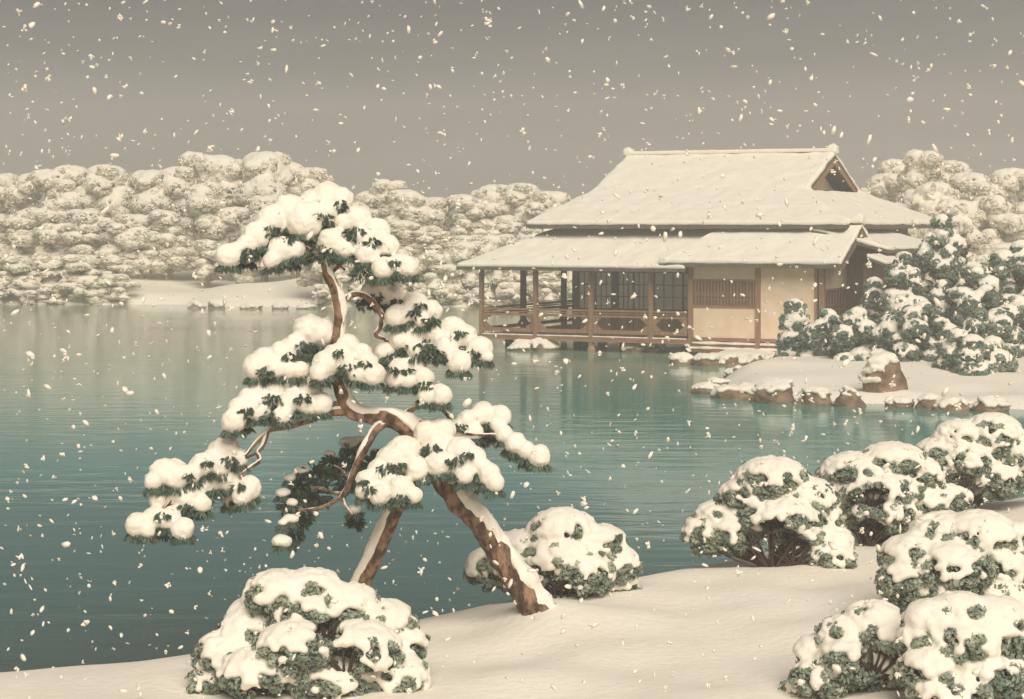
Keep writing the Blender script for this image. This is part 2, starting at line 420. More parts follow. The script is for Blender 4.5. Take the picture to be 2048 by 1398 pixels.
# floor of the verandah
fl = hbox('floor', (0.04, 0.04, ZF-0.05), (6.85, 1.80, ZF), M['wood_h'])
hbox('floor', (0.04, 1.803, ZF-0.05), (2.2, 11.6, ZF), M['wood_h'])
hbox('edge_beam', (-0.10, -0.09, ZF-0.16), (6.80, 0.035, ZF-0.03), M['wood_h'])
hbox('edge_beam', (-0.09, 0.038, ZF-0.16), (0.035, 11.6, ZF-0.03), M['wood_h'])
mb = MB(); mb.box((0.05, -0.07, ZF-0.028), (6.75, 0.06, ZF+0.012)); 
link('floor_snow', fuse('floor_snow', mb.mesh('t'), 0.02, 2, 0.02, .2), M['snow'], house)
# posts
def post(u, v, z0, z1, r=0.06, m=None, nm='post'):
    return hbox(nm, (u-r, v-r, z0), (u+r, v+r, z1), m or M['wood'])
for i, u in enumerate(P_U[:4]):
    post(u, -0.02 if i else 0.0, 0.16 if i in (0, 2) else ZF-0.2, ZE+0.12, 0.062)
for v in (2.91, 6.0, 9.0, 11.6): post(0, v, 0.1, ZE+0.12, 0.075, M['wood_dark'])
for u, v in ((0.35, 1.2), (1.75, 0.9), (2.6, 1.4), (3.4, 1.5), (4.4, 0.8), (5.3, 1.5), (6.4, 0.9), (2.3, 2.6)):
    post(u, v, -0.3, ZF-0.055, 0.10, M['wood_dark'], 'floor_stump')
for u in (0, 3.69):
    mb = MB(); mb.tube([(u, -.02, -.3), (u, -.02, .05), (u, -.02, .17)], [.13, .12, .085], 9, .2, 3); mb.build('foot_stone', M['rock'], house, True)
# eave plate
hbox('eave_plate', (-0.08, -0.06, ZE+0.03), (6.8, 0.05, ZE+0.16), M['wood_dark'])
hbox('eave_plate', (-0.07, 0.053, ZE+0.03), (0.06, 11.6, ZE+0.16), M['wood_dark'])
# railings with cut-cornered openings, one per bay
def railing(p0, p1, mt):
    """p0,p1 = (u,v) post centres"""
    r = empty('railing', (0, 0, 0)); r.parent = house
    a, c = Vector((*p0, 0)), Vector((*p1, 0)); d = (c-a).normalized(); n = Vector((-d.y, d.x, 0)); a2 = a+d*.064; c2 = c-d*.064
    def bar(nm, z0, z1, th, m):
        mb = MB(); q = [a2+n*th, a2-n*th, c2-n*th, c2+n*th]
        mb.extrude([(p.x, p.y, z0) for p in q], (0, 0, z1-z0)); mb.build(nm, m, r)
    bar('top_rail', 1.20, 1.26, .04, mt); bar('middle_rail', 1.03, 1.10, .035, mt); bar('upper_slat', 1.135, 1.165, .025, mt)
    bar('bottom_rail', .545, .655, .035, mt)
    L = (c2-a2).length
    for s0, sg in ((a2, 1), (c2, -1)):
        for zb, zs in ((1.028, -1), (.657, 1)):
            mb = MB(); w_ = 0.30
            q = [s0, s0+d*sg*w_, s0+d*sg*w_*.55+Vector((0, 0, zs*.10)), s0+d*sg*.08+Vector((0, 0, zs*.183))]
            q = [Vector((p.x, p.y, p.z+zb)) for p in q]; q.append(Vector((s0.x, s0.y, zb+zs*.183)))
            mb.extrude([tuple(p-n*.018) for p in q], tuple(n*.036)); mb.build('corner_bracket', mt, r)
    return r
for i in range(4): railing((P_U[i], 0), (P_U[i+1] if i < 3 else 6.83, 0), M['wood'])
for v0, v1 in ((0, 2.91), (2.91, 6.0), (6.0, 9.0)): railing((0, v0), (0, v1), M['wood_dark'])
# sliding screens along the inner wall
UW = u_at(1152, SK_T)
hbox('corner_post', (UW-.09, SK_T-.09, ZF), (UW+.09, SK_T+.09, 3.0), M['wood_dark'])
ZL0, ZL1 = 1.22, 2.38
bays = [(UW+.09, u_at(1226, SK_T)), (u_at(1236, SK_T), u_at(1300, SK_T)), (u_at(1308, SK_T), 6.86)]
for bi, (ua, ub) in enumerate(bays):
    if bi: hbox('wall_post', (bays[bi-1][1], SK_T-.05, ZF), (ua, SK_T+.05, 2.6), M['wood_dark'])
    half = (ub-ua)/2
    for hh in range(2):
        x0 = ua+half*hh+.004; x1 = x0+half-.008; dv = -.03*hh
        s = empty('sliding_screen', (0, 0, 0)); s.parent = house
        mb = MB(); fw = .032; v0 = SK_T-.02+dv; v1 = v0+.028
        mb.box((x0, v0, ZF), (x0+fw, v1, ZL1)); mb.box((x1-fw, v0, ZF), (x1, v1, ZL1)); mb.box((x0+fw, v0, ZL1-.05), (x1-fw, v1, ZL1)); mb.box((x0+fw, v0, ZL0-.06), (x1-fw, v1, ZL0)); mb.box((x0+fw, v0, ZF), (x1-fw, v1, ZF+.06))
        mb.build('screen_frame', M['wood_dark'], s)
        mb = MB(); mb.box((x0+fw, v0+.008, ZF+.06), (x1-fw, v0+.02, ZL0-.06)); mb.build('kick_board', M['wood'], s)
        nc = 3 if half > .6 else 3; cw = (x1-x0-2*fw)/nc; rh = (ZL1-.05-ZL0)/3
        for c in range(nc):
            for r_ in range(3):
                mb = MB(); mb.box((x0+fw+c*cw+.004, v0+.014, ZL0+r_*rh+.004), (x0+fw+(c+1)*cw-.004, v0+.019, ZL0+(r_+1)*rh-.004)); mb.build('paper_pane', M['paper'], s)
        for c in range(1, nc):
            mb = MB(); mb.box((x0+fw+c*cw-.013, v0+.001, ZL0), (x0+fw+c*cw+.013, v0+.013, ZL1-.05)); mb.build('lattice_bar', M['wood_dark'], s)
        for r_ in range(1, 3):
            mb = MB(); mb.box((x0+fw, v0+.003, ZL0+r_*rh-.012), (x1-fw, v0+.0125, ZL0+r_*rh+.012)); mb.build('lattice_bar', M['wood_dark'], s)
hbox('lintel', (UW+.092, SK_T-.06, ZL1+.003), (6.86, SK_T+.05, ZL1+.16), M['wood_dark'])
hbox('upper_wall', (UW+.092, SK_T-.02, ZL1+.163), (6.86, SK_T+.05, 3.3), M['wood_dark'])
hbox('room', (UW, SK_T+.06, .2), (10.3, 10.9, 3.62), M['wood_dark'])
hbox('clerestory_wall', (1.95, 1.95, 3.4), (10.3, 11.1, 3.86), M['shingle'])

# roofs: dark slab with snow on top
def roof(name, polys, th_dark, th_snow, voxel=0.05, extra=None, disp=.085):
    mb = MB()
    for p in polys: mb.prism(p, -th_dark)
    r = mb.build(name, M['shingle'], house)
    ms = MB()
    for p in polys: ms.prism([(a, b_, c-0.03) for a, b_, c in p], th_snow+.03)
    if extra: extra(ms)
    sm = fuse('roof_snow', ms.mesh('t'), voxel, 5, disp, .6)
    s = link('roof_snow', sm, M['snow'], r); s.location.z = .012
    return r
E = .58
sk = [[(-E, -E, ZE), (8.2, -E, ZE), (8.2, SK_T, ZT), (SK_T, SK_T, ZT)],
      [(-E, -E, ZE), (SK_T, SK_T, ZT), (SK_T, 11.2, ZT), (-E, 13.6, ZE)]]
# trim the front one where the wing stands
sk[0] = [(-E, -E, ZE), (6.9, -E, ZE), (6.9, 0.6, ZE+.556), (8.6, 0.6, ZE+.556), (8.6, SK_T, ZT), (SK_T, SK_T, ZT)]
roof('verandah_roof', sk, .09, .10)
M0, M1, MV, MV2, ZM = 1.09, 11.24, .86, 12.24, 3.77
R0, R1, RV, ZR, G, ZG = 2.04, 9.20, 6.55, 6.00, 2.96, 4.74
mr_ = [[(M0, MV, ZM), (M1, MV, ZM), (R1, RV-G, ZG), (R0, RV-G, ZG)], [(R0, RV-G, ZG), (R1, RV-G, ZG), (R1, RV, ZR), (R0, RV, ZR)],
       [(M0, MV2, ZM), (R0, RV+G, ZG), (R1, RV+G, ZG), (M1, MV2, ZM)], [(R0, RV+G, ZG), (R0, RV, ZR), (R1, RV, ZR), (R1, RV+G, ZG)],
       [(M0, MV, ZM), (R0, RV-G, ZG), (R0, RV+G, ZG), (M0, MV2, ZM)], [(M1, MV, ZM), (M1, MV2, ZM), (R1, RV+G, ZG), (R1, RV-G, ZG)],
       [(R0-.0, RV-G, ZG), (R0+1.0, RV-G, ZG), (R0+1.0, RV+G, ZG), (R0, RV+G, ZG)]]
def ridge_bits(u0, u1, v, z, hh=.16, w_=.14, endk=.11):
    def f(ms):
        ms.box((u0, v-w_, z-.02), (u1, v+w_, z+hh))
        for u in (u0, u1):
            ms.box((u-.12, v-w_*.9, z), (u+.10, v+w_*.9, z+hh+endk))
    return f
main_roof = roof('main_roof', mr_[:6], .10, .13, .055)
def ridge(name, u0, u1, v, z, w_=.13, h=.17):
    mb = MB(); mb.box((u0+.05, v-w_, z+.05), (u1-.05, v+w_, z+h)); rd = mb.build(name, M['shingle'], house)
    ms = MB(); ms.box((u0, v-w_-.05, z+h-.02), (u1, v+w_+.05, z+h+.11))
    for u in (u0+.12, u1-.12):
        ms.box((u-.14, v-w_-.02, z+.1), (u+.14, v+w_+.02, z+h+.20))
        ms.box((u-.05, v-.09, z+.1), (u+.05, v+.09, z+h+.25))
    link('ridge_snow', fuse('ridge_snow', ms.mesh('t'), .03, 3, .03, .4), M['snow'], rd)
ridge('roof_ridge', R0-.05, R1+.05, RV, ZR-.06)
# gable of the main roof
GU = R1-.62
def tri(name, u, th, v, half, z0, z1, m):
    mb = MB(); mb.extrude([(u, v-half, z0), (u, v+half, z0), (u, v, z1)], (th, 0, 0)); return mb.build(name, m, house)
tri('gable_wall', GU-.05, .05, RV, G-.25, ZG-.02, ZR-.16, M['wood_dark'])
tri('gable_screen', GU+.003, .03, RV, G*.60, ZG+.16, ZG+.16+(ZR-ZG)*.56, M['plaster'])
hbox('gable_beam', (GU+.005, RV-G+.35, ZG+.02), (GU+.07, RV+G-.35, ZG+.15), M['wood_dark'])
def barge(u, v, half, z0, z1, th=.16, nm='barge_board', m=None):
    for s in (-1, 1):
        mb = MB(); mb.extrude([(u-.06, v+s*half, z0-th-.02), (u-.06, v+s*half, z0-.02), (u-.06, v, z1-.02), (u-.06, v, z1-th-.05)], (.05, 0, 0)); mb.build(nm, m or M['wood'], house)
barge(R1, RV, G, ZG-.06, ZR-.09)
barge(R0+.07, RV, G, ZG-.06, ZR-.09)
tri('gable_wall', R0+.5, .05, RV, G-.25, ZG-.02, ZR-.16, M['wood_dark'])
# right-hand skirt roofs
roof('side_roof', [[(12.5, .9, 3.07), (12.5, 7.0, 3.07), (10.25, 7.0, 3.66), (10.25, .9, 3.66)]], .09, .09, .04)
hbox('side_wall', (10.303, 2.2, .1), (12.0, 6.8, 3.05), M['wood_dark'])
roof('lean_to_roof', [[(12.75, -.25, 2.70), (12.75, 2.3, 2.70), (12.2, 2.3, 2.90), (12.2, -.25, 2.90)]], .07, .08, .03)
roof('lean_to_roof', [[(11.9, 3.3, 2.34), (11.9, 4.7, 2.34), (10.9, 4.7, 2.58), (10.9, 3.3, 2.58)]], .06, .08, .03)
hbox('side_annex_wall', (12.003, .1, .1), (12.3, 2.1, 2.72), M['wood_dark'])

# the wing
WW0, WW1, WD, ZW = 6.88, 10.84, 3.12, 2.66
U1 = u_at(1517, 0)
for u, v in ((WW0, 0), (U1, 0), (WW1, 0), (WW1, WD)):
    post(u, v, .08, ZW+(.12 if v == 0 else .05), .075)
post(WW1-.17, -.02, .08, ZW+.1, .04)
zA, zB = z_at(563, 7.8, 0), z_at(611, 7.8, 0)
def bars(s, axis, a, b, fixed, z0, z1, n, rails):
    """vertical slats a..b along axis with cross rails"""
    for i in range(n):
        c = a+(b-a)*(i+.5)/n; mb = MB()
        if axis == 'u': mb.box((c-.022, fixed-.03, z0), (c+.022, fixed-.004, z1))
        else: mb.box((fixed+.004, c-.022, z0), (fixed+.03, c+.022, z1))
        mb.build('window_slat', M['wood'], s)
    for zr in rails:
        mb = MB()
        if axis == 'u': mb.box((a, fixed-.042, zr-.015), (b, fixed-.031, zr+.015))
        else: mb.box((fixed+.031, a, zr-.015), (fixed+.042, b, zr+.015))
        mb.build('cross_rail', M['wood'], s)
# left bay of the wing front
a_, b_ = WW0+.078, U1-.078
hbox('plaster_panel', (a_, -.03, zA+.07), (b_, .03, ZW+.15), M['plaster'])
hbox('window_head', (a_, -.055, zA), (b_, .04, zA+.067), M['wood_h'])
hbox('window_sill', (a_, -.06, zB-.06), (b_, .04, zB), M['wood_h'])
lw = empty('lattice_window'); lw.parent = house
mb = MB(); mb.box((a_, .0, zB+.002), (b_, .03, zA-.002)); mb.build('window_backing', M['wood_dark'], lw)
bars(lw, 'u', a_+.01, b_-.01, 0, zB+.003, zA-.003, 19, [zB+.17, zB+.30, zB+.36])
hbox('plaster_panel', (a_, -.03, .52), (b_, .03, zB-.063), M['plaster'])
hbox('plaster_panel', (U1+.078, -.03, .52), (WW1-.215, .03, ZW+.15), M['plaster'])
for (q0, q1) in ((a_, b_), (U1+.078, WW1-.22)):
    hbox('sill_beam', (q0, -.06, .42), (q1, .05, .517), M['wood_h'])
    hbox('base_board', (q0, -.10, .27), (q1, .0, .34), M['wood_h'])
    mb = MB(); mb.box((q0, -.16, .335), (q1, .02, .40)); link('ledge_snow', fuse('ledge_snow', mb.mesh('t'), .02, 2, .05, .3), M['snow'], house)
    hbox('base_board', (q0, -.26, .10), (q1, -.16, .20), M['wood_h'])
    mb = MB(); mb.box((q0, -.30, .195), (q1, -.10, .26)); link('ledge_snow', fuse('ledge_snow', mb.mesh('t'), .02, 2, .06, .3), M['snow'], house)
# side of the wing
zC = z_at(580, WW1, 1.5)
hbox('plaster_panel', (WW1-.03, .078, zC+.06), (WW1+.03, WD-.078, ZW+.15), M['plaster'])
hbox('window_head', (WW1-.04, .078, zC), (WW1+.055, WD-.078, zC+.057), M['wood'])
sw = empty('lattice_window'); sw.parent = house
mb = MB(); mb.box((WW1-.03, .078, .9), (WW1, WD-.078, zC-.002)); mb.build('window_backing', M['wood_dark'], sw)
bars(sw, 'v', .09, WD-.09, WW1, .9, zC-.003, 11, [1.35, 1.5, 1.0])
hbox('plaster_panel', (WW1-.03, .078, .2), (WW1+.03, WD-.078, .897), M['plaster'])
tri('gable_wall', WW1-.02, .05, 1.5, 1.75, ZW+.153, 3.62, M['plaster'])
hbox('wing_back', (WW0, WD, .1), (WW1-.08, WD+.1, ZW+.2), M['wood_dark'])
WR0, WV, WV2, ZWR, WU0, WU1 = 7.52, -.55, 3.56, 3.72, 6.09, 11.57
wm = (WV+WV2)/2
roof('wing_roof', [[(WU0, WV, ZW), (WU1, WV, ZW), (WU1, wm, ZWR), (WR0, wm, ZWR)], [(WU0, WV2, ZW), (WR0, wm, ZWR), (WU1, wm, ZWR), (WU1, WV2, ZW)],
                   [(WU0, WV, ZW), (WR0, wm, ZWR), (WU0, WV2, ZW)]], .09, .12, .04, lambda ms: ms.box((WU0-.02, WV-.02, ZW-.02), (WU0+.22, WV+.2, ZW+.2)))
ridge('roof_ridge', WR0-.05, WU1+.03, wm, ZWR+.02, .11, .13)
barge(WU1, wm, wm-WV, ZW-.05, ZWR-.08, .13)
# dark boarded soffit inside the wing's gable
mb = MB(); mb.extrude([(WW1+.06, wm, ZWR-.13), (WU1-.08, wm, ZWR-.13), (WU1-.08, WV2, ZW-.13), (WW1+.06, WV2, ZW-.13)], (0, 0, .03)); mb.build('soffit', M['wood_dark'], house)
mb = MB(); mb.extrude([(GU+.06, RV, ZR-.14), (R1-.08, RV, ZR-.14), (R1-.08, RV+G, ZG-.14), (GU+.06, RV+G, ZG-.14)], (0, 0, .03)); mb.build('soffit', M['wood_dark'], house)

# ------------------------------------------------------------------ rocks
def rock(label, px, py, hw_, h, seed, z0=0.0, cover=0.35, lean=0.0, group=None, m=None, sm=None, depth=.8, Y=None, lop=0.0, blob=None, name='rock'):
    """px,py = foot of the rock in the photograph, hw_/h half width and height in photo pixels"""
    Y = Y or (CH-z0)*F/(py-HY); s = Y/F; g = np.random.RandomState(seed)
    b0 = at(px, py, Y); b0.z = z0; rx, rz = hw_*s, h*s
    v, f = ICO3; v = v.copy()
    off = Vector((seed*3.7, seed*1.3, 0))
    for i, q in enumerate(v):
        p = Vector(q); k = 1 + .38*noise.noise(p*1.2+off) + .20*noise.noise(p*2.6+off) + .07*noise.noise(p*6+off)
        v[i] = q*k
    # flat crags
    for _ in range(7):
        n = sph(g, 1)[0]; d = g.uniform(.78, .95); dd = v@n; mk = dd > d; v[mk] -= np.outer(dd[mk]-d, n)*.8
    v[:, 2] = v[:, 2] + lop*v[:, 0]
    top = v[:, 2].max(); V = v*np.array((rx, rx*depth, rz/top)); V[:, 2] = np.maximum(V[:, 2], -.25)
    V[:, 1] += rx*depth*.6
    r = empty(name, b0)
    me = np_mesh('stone', V, f); me.shade_smooth(); link('stone', me, m or M['rock'], r)
    nn = np.zeros((len(v), 3)); me.vertices.foreach_get('normal', nn.ravel()) if False else None
    nn = np.array([x.normal[:] for x in me.vertices]); bl = blob or max(.05, min(.13, rx*.22)); B = []
    for q, n in zip(V, nn):
        if q[2] < .015*Y/50: continue
        nv = noise.noise(Vector(q.tolist())*1.6/rx+off)*.55
        if n[2] - lean*n[0] + nv + .25*(q[2]/rz-.5) > cover: B.append((q[0], q[1], q[2]+bl*.15, bl, bl, bl*.65))
    if B: link('snow_cap', fuse('snow_cap', blobs_mesh('b', B), bl*.32, 3, bl*.3, bl*2), sm or M['snow'], r)
    return tag(r, label, 'rock', group)

rock('low brown rock humped with snow in the water under the left part of the verandah', 1045, 701, 26, 19, 11, cover=.3, lop=.1)
rock('snow-topped brown rock beside the humped one under the verandah floor', 1088, 701, 30, 23, 12, cover=.35)
rock('small brown rock left of the peaked one under the verandah', 1270, 705, 24, 18, 13, cover=.35)
rock('peaked rock with a steep snow top below the verandah near the wing', 1304, 705, 28, 29, 14, cover=.3)
for i, (px, py, a, h, lb) in enumerate([
   (1366, 729, 28, 21, 'rounded snowy rock at the left end of the row below the wing'),
   (1415, 731, 30, 21, 'brown rock second from the left in the row below the wing'),
   (1462, 731, 28, 20, 'brown rock in the middle of the row below the cream wall'),
   (1508, 730, 27, 19, 'brown rock under the post between the two cream walls'),
   (1545, 727, 22, 16, 'small dark rock at the right end of the row below the wing')]):
    rock(lb, px, py, a, h, 20+i, cover=.55, group='rocks below the wing of the tea house')
for i, (px, py, a, h, lb, z0) in enumerate([
   (1554, 747, 24, 21, 'brown rock with snow at the mouth of the small inlet', 0),
   (1594, 742, 28, 27, 'rough brown rock against the dark shrub by the inlet', .1),
   (1478, 757, 26, 20, 'round snow-domed rock on the far edge of the garden bank', .05),
   (1433, 773, 22, 14, 'little brown stone near the tip of the garden bank', .12),
   (1412, 787, 30, 18, 'flat brown stone at the tip of the garden bank', 0),
   (1478, 798, 48, 22, 'long brown shore stone next to the tip of the garden bank', 0),
   (1553, 806, 44, 37, 'tall snow-covered shore stone with a brown right face', 0),
   (1632, 810, 38, 27, 'low shore stone with a snow hood and brown foot', 0),
   (1700, 814, 30, 34, 'pointed shore stone with snow on its left shoulder', 0),
   (1800, 816, 27, 17, 'small dark shore stone in front of the boulder', 0),
   (1862, 818, 30, 24, 'brown shore stone right of the small dark one', 0),
   (1912, 821, 34, 20, 'broad brown stone low at the water near the picture edge', 0),
   (1985, 824, 36, 24, 'last brown stone of the shore line towards the right', 0)]):
    rock(lb, px, py, a*1.08, h*1.12, 40+i, z0=z0, cover=.62, group='stones along the garden bank')
rock('big brown boulder wearing a thick snow hood in front of the evergreens', 1770, 778, 43, 76, 71, z0=.18, cover=.18, lean=.7, depth=.7, Y=43.1, blob=.12)
for i, (px, py, a, h, lb) in enumerate([(392, 617, 20, 16, 'pale snowy rock at the far water edge, leftmost of a loose pair'), (434, 617, 18, 17, 'pale snowy rock at the far water edge, right one of a loose pair')]):
    rock(lb, px, py, a, h, 90+i, cover=.2, m=M['rock_far'], sm=M['snow_far'], blob=.12)

# ------------------------------------------------------------------ evergreen shrubs by the house
def shrub(label, px, top, base, hwid, Y, seed, shape='cone'):
    g = random.Random(seed); s = Y/F; L = []
    h = (base-top)*s; X0, z0 = at(px, base, Y).x, at(px, base, Y).z
    W_ = lambda t: hwid*s*((1-t)**.6*.92+.08 if shape == 'cone' else math.sqrt(max(.04, 1-(t*.98)**2.2)))
    L.append(((X0, Y, z0+h*.93), .21, .2, .2)); n = int(h*hwid*s*17)+5
    for i in range(n):
        t = g.uniform(.03, .90)**1.0; wd = W_(t); a = g.uniform(-1, 1); a = math.copysign(abs(a)**.75, a); r = g.uniform(.20, .36)*(1-.35*t)
        L.append(((X0+a*max(0, wd-r*.6), Y+g.uniform(-.75, .3)*wd*math.sqrt(max(.1, 1-a*a)), z0+h*t*.95), r*1.1, r, r*.95))
    b0 = Vector((X0, Y, max(.1, lz(X0, Y)-.05)))
    st = [([b0, b0+Vector((g.uniform(-.1, .1), 0, h*.3)), b0+Vector((g.uniform(-.2, .2), 0, h*.75))], .05) for _ in range(3)]
    o = snow_shrub('evergreen_shrub', L, 1, M['leaf2'], M['snow'], st, b0, seed, leaf=.042, blob=.055, cover=.24, dens=1.0, voxel=.030, specks=3.4, smd=.03, clr=.12, clk=.7, sit=2)
    return tag(o, label, 'shrub', 'evergreen shrubs beside the tea house')
SHR = [('tallest evergreen shrub with snow on its round top beside the roof', 1885, 424, 740, 92, 51.5, 1, 'cone'),
 ('evergreen shrub rising to a peak under the end of the wing roof', 1808, 505, 740, 72, 51, 2, 'cone'),
 ('narrow evergreen shrub just right of the lattice side window', 1748, 560, 735, 52, 52, 3, 'cone'),
 ('small evergreen shrub with a snowy spike before the plain cream wall', 1590, 606, 742, 38, 51.5, 4, 'cone'),
 ('rounded evergreen shrub in front of the lattice side window', 1655, 628, 738, 55, 50, 5, 'round'),
 ('evergreen shrub with a broad snowy crown left of the boulder', 1715, 625, 740, 52, 49, 6, 'round'),
 ('domed evergreen shrub behind the big boulder', 1848, 612, 745, 72, 48, 7, 'round'),
 ('evergreen shrub partly hidden behind the domed one', 1950, 535, 745, 95, 50, 8, 'round'),
 ('low evergreen shrub at the right edge of the garden bank', 1945, 650, 752, 66, 46.5, 9, 'round'),
 ('evergreen shrub beyond the low one at the right end', 2040, 480, 745, 95, 50.5, 10, 'round'),
 ('dark little evergreen shrub filling the gap left of the boulder', 1780, 640, 745, 52, 48.5, 11, 'round')]
for a in SHR: shrub(*a)

# ------------------------------------------------------------------ foreground bushes
GB = 'snow-laden bushes on the near bank'
bush_px('wide snow-laden bush in front of the leaning prop at the bottom of the bank',
  [(560,1190,68,42),(625,1185,60,40),(520,1240,60,42,.1),(690,1215,62,44),(760,1250,66,46),(620,1235,70,45,-.1),(500,1275,62,48),(800,1300,52,52),(450,1315,55,45,-.1),(590,1300,72,50,-.35),(720,1305,80,55,-.3),(520,1345,80,42,-.3),(660,1365,80,40,-.3),(790,1360,65,45,-.2),(430,1375,50,40,-.1)],
  13.5, (660, 1375), 101, GB, hol=((655,1258,24,-.25),(690,1322,30,-.5)))
bush_px('snow-laden bush behind the foot of the pine at the water edge',
  [(1125,1068,68,46),(1045,1098,60,32,.05),(1195,1095,56,42),(980,1138,46,38,.1),(1225,1140,52,50),(1120,1118,75,45,-.1),(1050,1150,55,40,-.1),(1165,1150,60,42,-.2),(1240,1175,35,30)],
  16.4, (1120, 1210), 102, GB, hol=((1120,1185,34,-.3),))
bush_px('tallest snow-laden bush in the row with bare dark stems at its foot',
  [(1545,965,72,46),(1500,1000,62,40),(1610,1005,66,46),(1450,1040,60,36,.05),(1560,1040,80,44,-.15),(1640,1050,44,44),(1415,1070,48,38),(1470,1070,50,36,-.1),(1650,1085,52,32,-.1),(1600,1075,46,26,-.2),(1665,1118,42,28,-.25)],
  17.6, (1535, 1130), 103, GB, hol=((1545,1080,52,-.35),(1590,1095,30,-.3)))
bush_px('broad snow-laden bush behind the tallest one, reaching over the water',
  [(1785,930,68,40),(1710,950,70,40),(1840,960,44,42),(1670,975,40,40),(1760,985,85,42,-.1),(1850,1010,46,34,-.1),(1770,1025,70,34,-.2),(1900,1010,44,36,0),(1745,1050,46,22,-.2),(1690,1020,40,40)],
  18.7, (1728, 1088), 104, GB, hol=((1745,992,26,-.3),(1738,1062,34,-.35)))
bush_px('snow-laden bush behind the broad one, highest up the bank',
  [(1920,885,52,42),(1880,915,50,36),(1935,925,60,44,-.1),(1985,880,60,50),(2040,920,60,55),(1910,955,52,30,-.1),(1985,960,60,36,-.1)],
  20.6, (1935, 1000), 105, GB, hol=((1925,965,26,-.4),))
bush_px('round snow-laden bush with green sides halfway up the right bank',
  [(1890,1075,70,44,.1),(1960,1080,72,52),(1835,1120,72,46),(1905,1140,78,52,-.15),(1820,1165,58,44,-.1),(1880,1195,60,44,-.15),(1980,1150,80,70),(2040,1110,60,60,.1),(1990,1210,70,60,-.1)],
  14.9, (1900, 1262), 106, GB)
bush_px('low snow-laden bush with crossed twigs at the bottom of the bank',
  [(1745,1245,52,36),(1690,1275,52,36),(1765,1285,56,42,-.1),(1635,1310,40,34,.05),(1700,1325,60,40,-.15),(1650,1360,64,34,-.1),(1760,1345,52,36,-.1),(1620,1385,50,30)],
  13.0, (1745, 1378), 107, GB, hol=((1748,1322,30,-.3),))
bush_px('snow-laden bush in the bottom corner pressed against its low neighbour',
  [(1870,1240,56,34),(1920,1235,62,42),(1855,1290,58,46),(1935,1295,75,50,-.1),(1865,1345,66,44,-.15),(1990,1260,70,60),(1960,1360,80,50,-.15),(2040,1310,70,70),(1900,1390,80,40,-.2),(2030,1390,70,50)],
  12.5, (1930, 1420), 108, GB)

# ------------------------------------------------------------------ THE PINE
PY = 15.25; PS = PY/F
base = at(1085, 1245, PY); base.z = gz(base.x, base.y)-.04
pine = tag(empty('pine_tree', base), 'old leaning pine with snow heaped on its layered needle pads over the pond', 'tree')
def ppt(px, py, dy=0.0): return at(px, py, PY+dy)-base
def limb(name, pts, seed, parent, seg=10, snow=.55, wob=.25, side=(.35, 0, 1.0), roots=False, m=None, cut0=0):
    """pts: px, py, r(px), dY"""
    C = bent([(*ppt(p[0], p[1], p[3]), p[2]*PS*.86) for p in pts], 7)
    P = [Vector(c[:3]) for c in C]; rr = [c[3] for c in C]
    mb = MB(); mb.tube(P, rr, seg*2, wob, seed)
    o = mb.build(name, m or M['bark'], parent, smooth=True)
    if snow:
        S = Vector(side).normalized(); Q, q = [], []
        for i, p in enumerate(P):
            t = (P[min(i+1, len(P)-1)]-P[max(i-1, 0)]).normalized(); d = S-t*S.dot(t)
            if d.length < .15: d = Vector((1, -.1, 0))-t*t.x
            d.normalize(); d = (d+Vector((0, -.22, 0))).normalized()
            jit = 1+.35*noise.noise(p*7+Vector((seed, 0, 0)))
            Q.append(p+d*rr[i]*.52*jit); q.append(rr[i]*(.78*snow/.55)*(1+.3*noise.noise(p*11)))
        mb = MB(); mb.tube(Q[cut0:], q[cut0:], seg*2, .35, seed+1)
        link('branch_snow', fuse('branch_snow', mb.mesh('t'), max(.004, min(q)*.35), 2, .006, .05), M['snow'], o)
    return o
trunk = limb('trunk', [(1092,1262,46,0),(1072,1218,38,0),(1040,1165,31,0),(1005,1115,29,.0),(975,1070,28,0),(945,1030,27,0),(905,990,27,0),(880,950,26,0),(858,915,25,0),(835,885,24,.0),(810,850,24,0),(778,836,21,0),(730,832,17,0),(700,818,17,0),(684,785,17,0),(672,745,15,0),(672,700,13,0),(678,655,12,0),(680,615,13,0),(668,575,12,0),(655,545,11,0),(645,515,8,0),(628,490,5,0)], 5, pine, 12, wob=.35, side=(.75, 0, .9))
mb = MB()   # roots
for (pts) in ([(1075,1225,24,-.02),(1060,1245,20,-.1),(1062,1262,10,-.16)], [(1100,1225,20,.02),(1122,1238,12,-.03),(1145,1252,6,-.06)], [(1090,1235,20,-.05),(1100,1250,14,-.2),(1108,1268,6,-.26)]):
    C = bent([(*ppt(p[0], p[1], p[3]), p[2]*PS) for p in pts], 4); mb.tube([c[:3] for c in C], [c[3] for c in C], 10, .3, 8)
mb.build('root', M['bark'], pine, True)
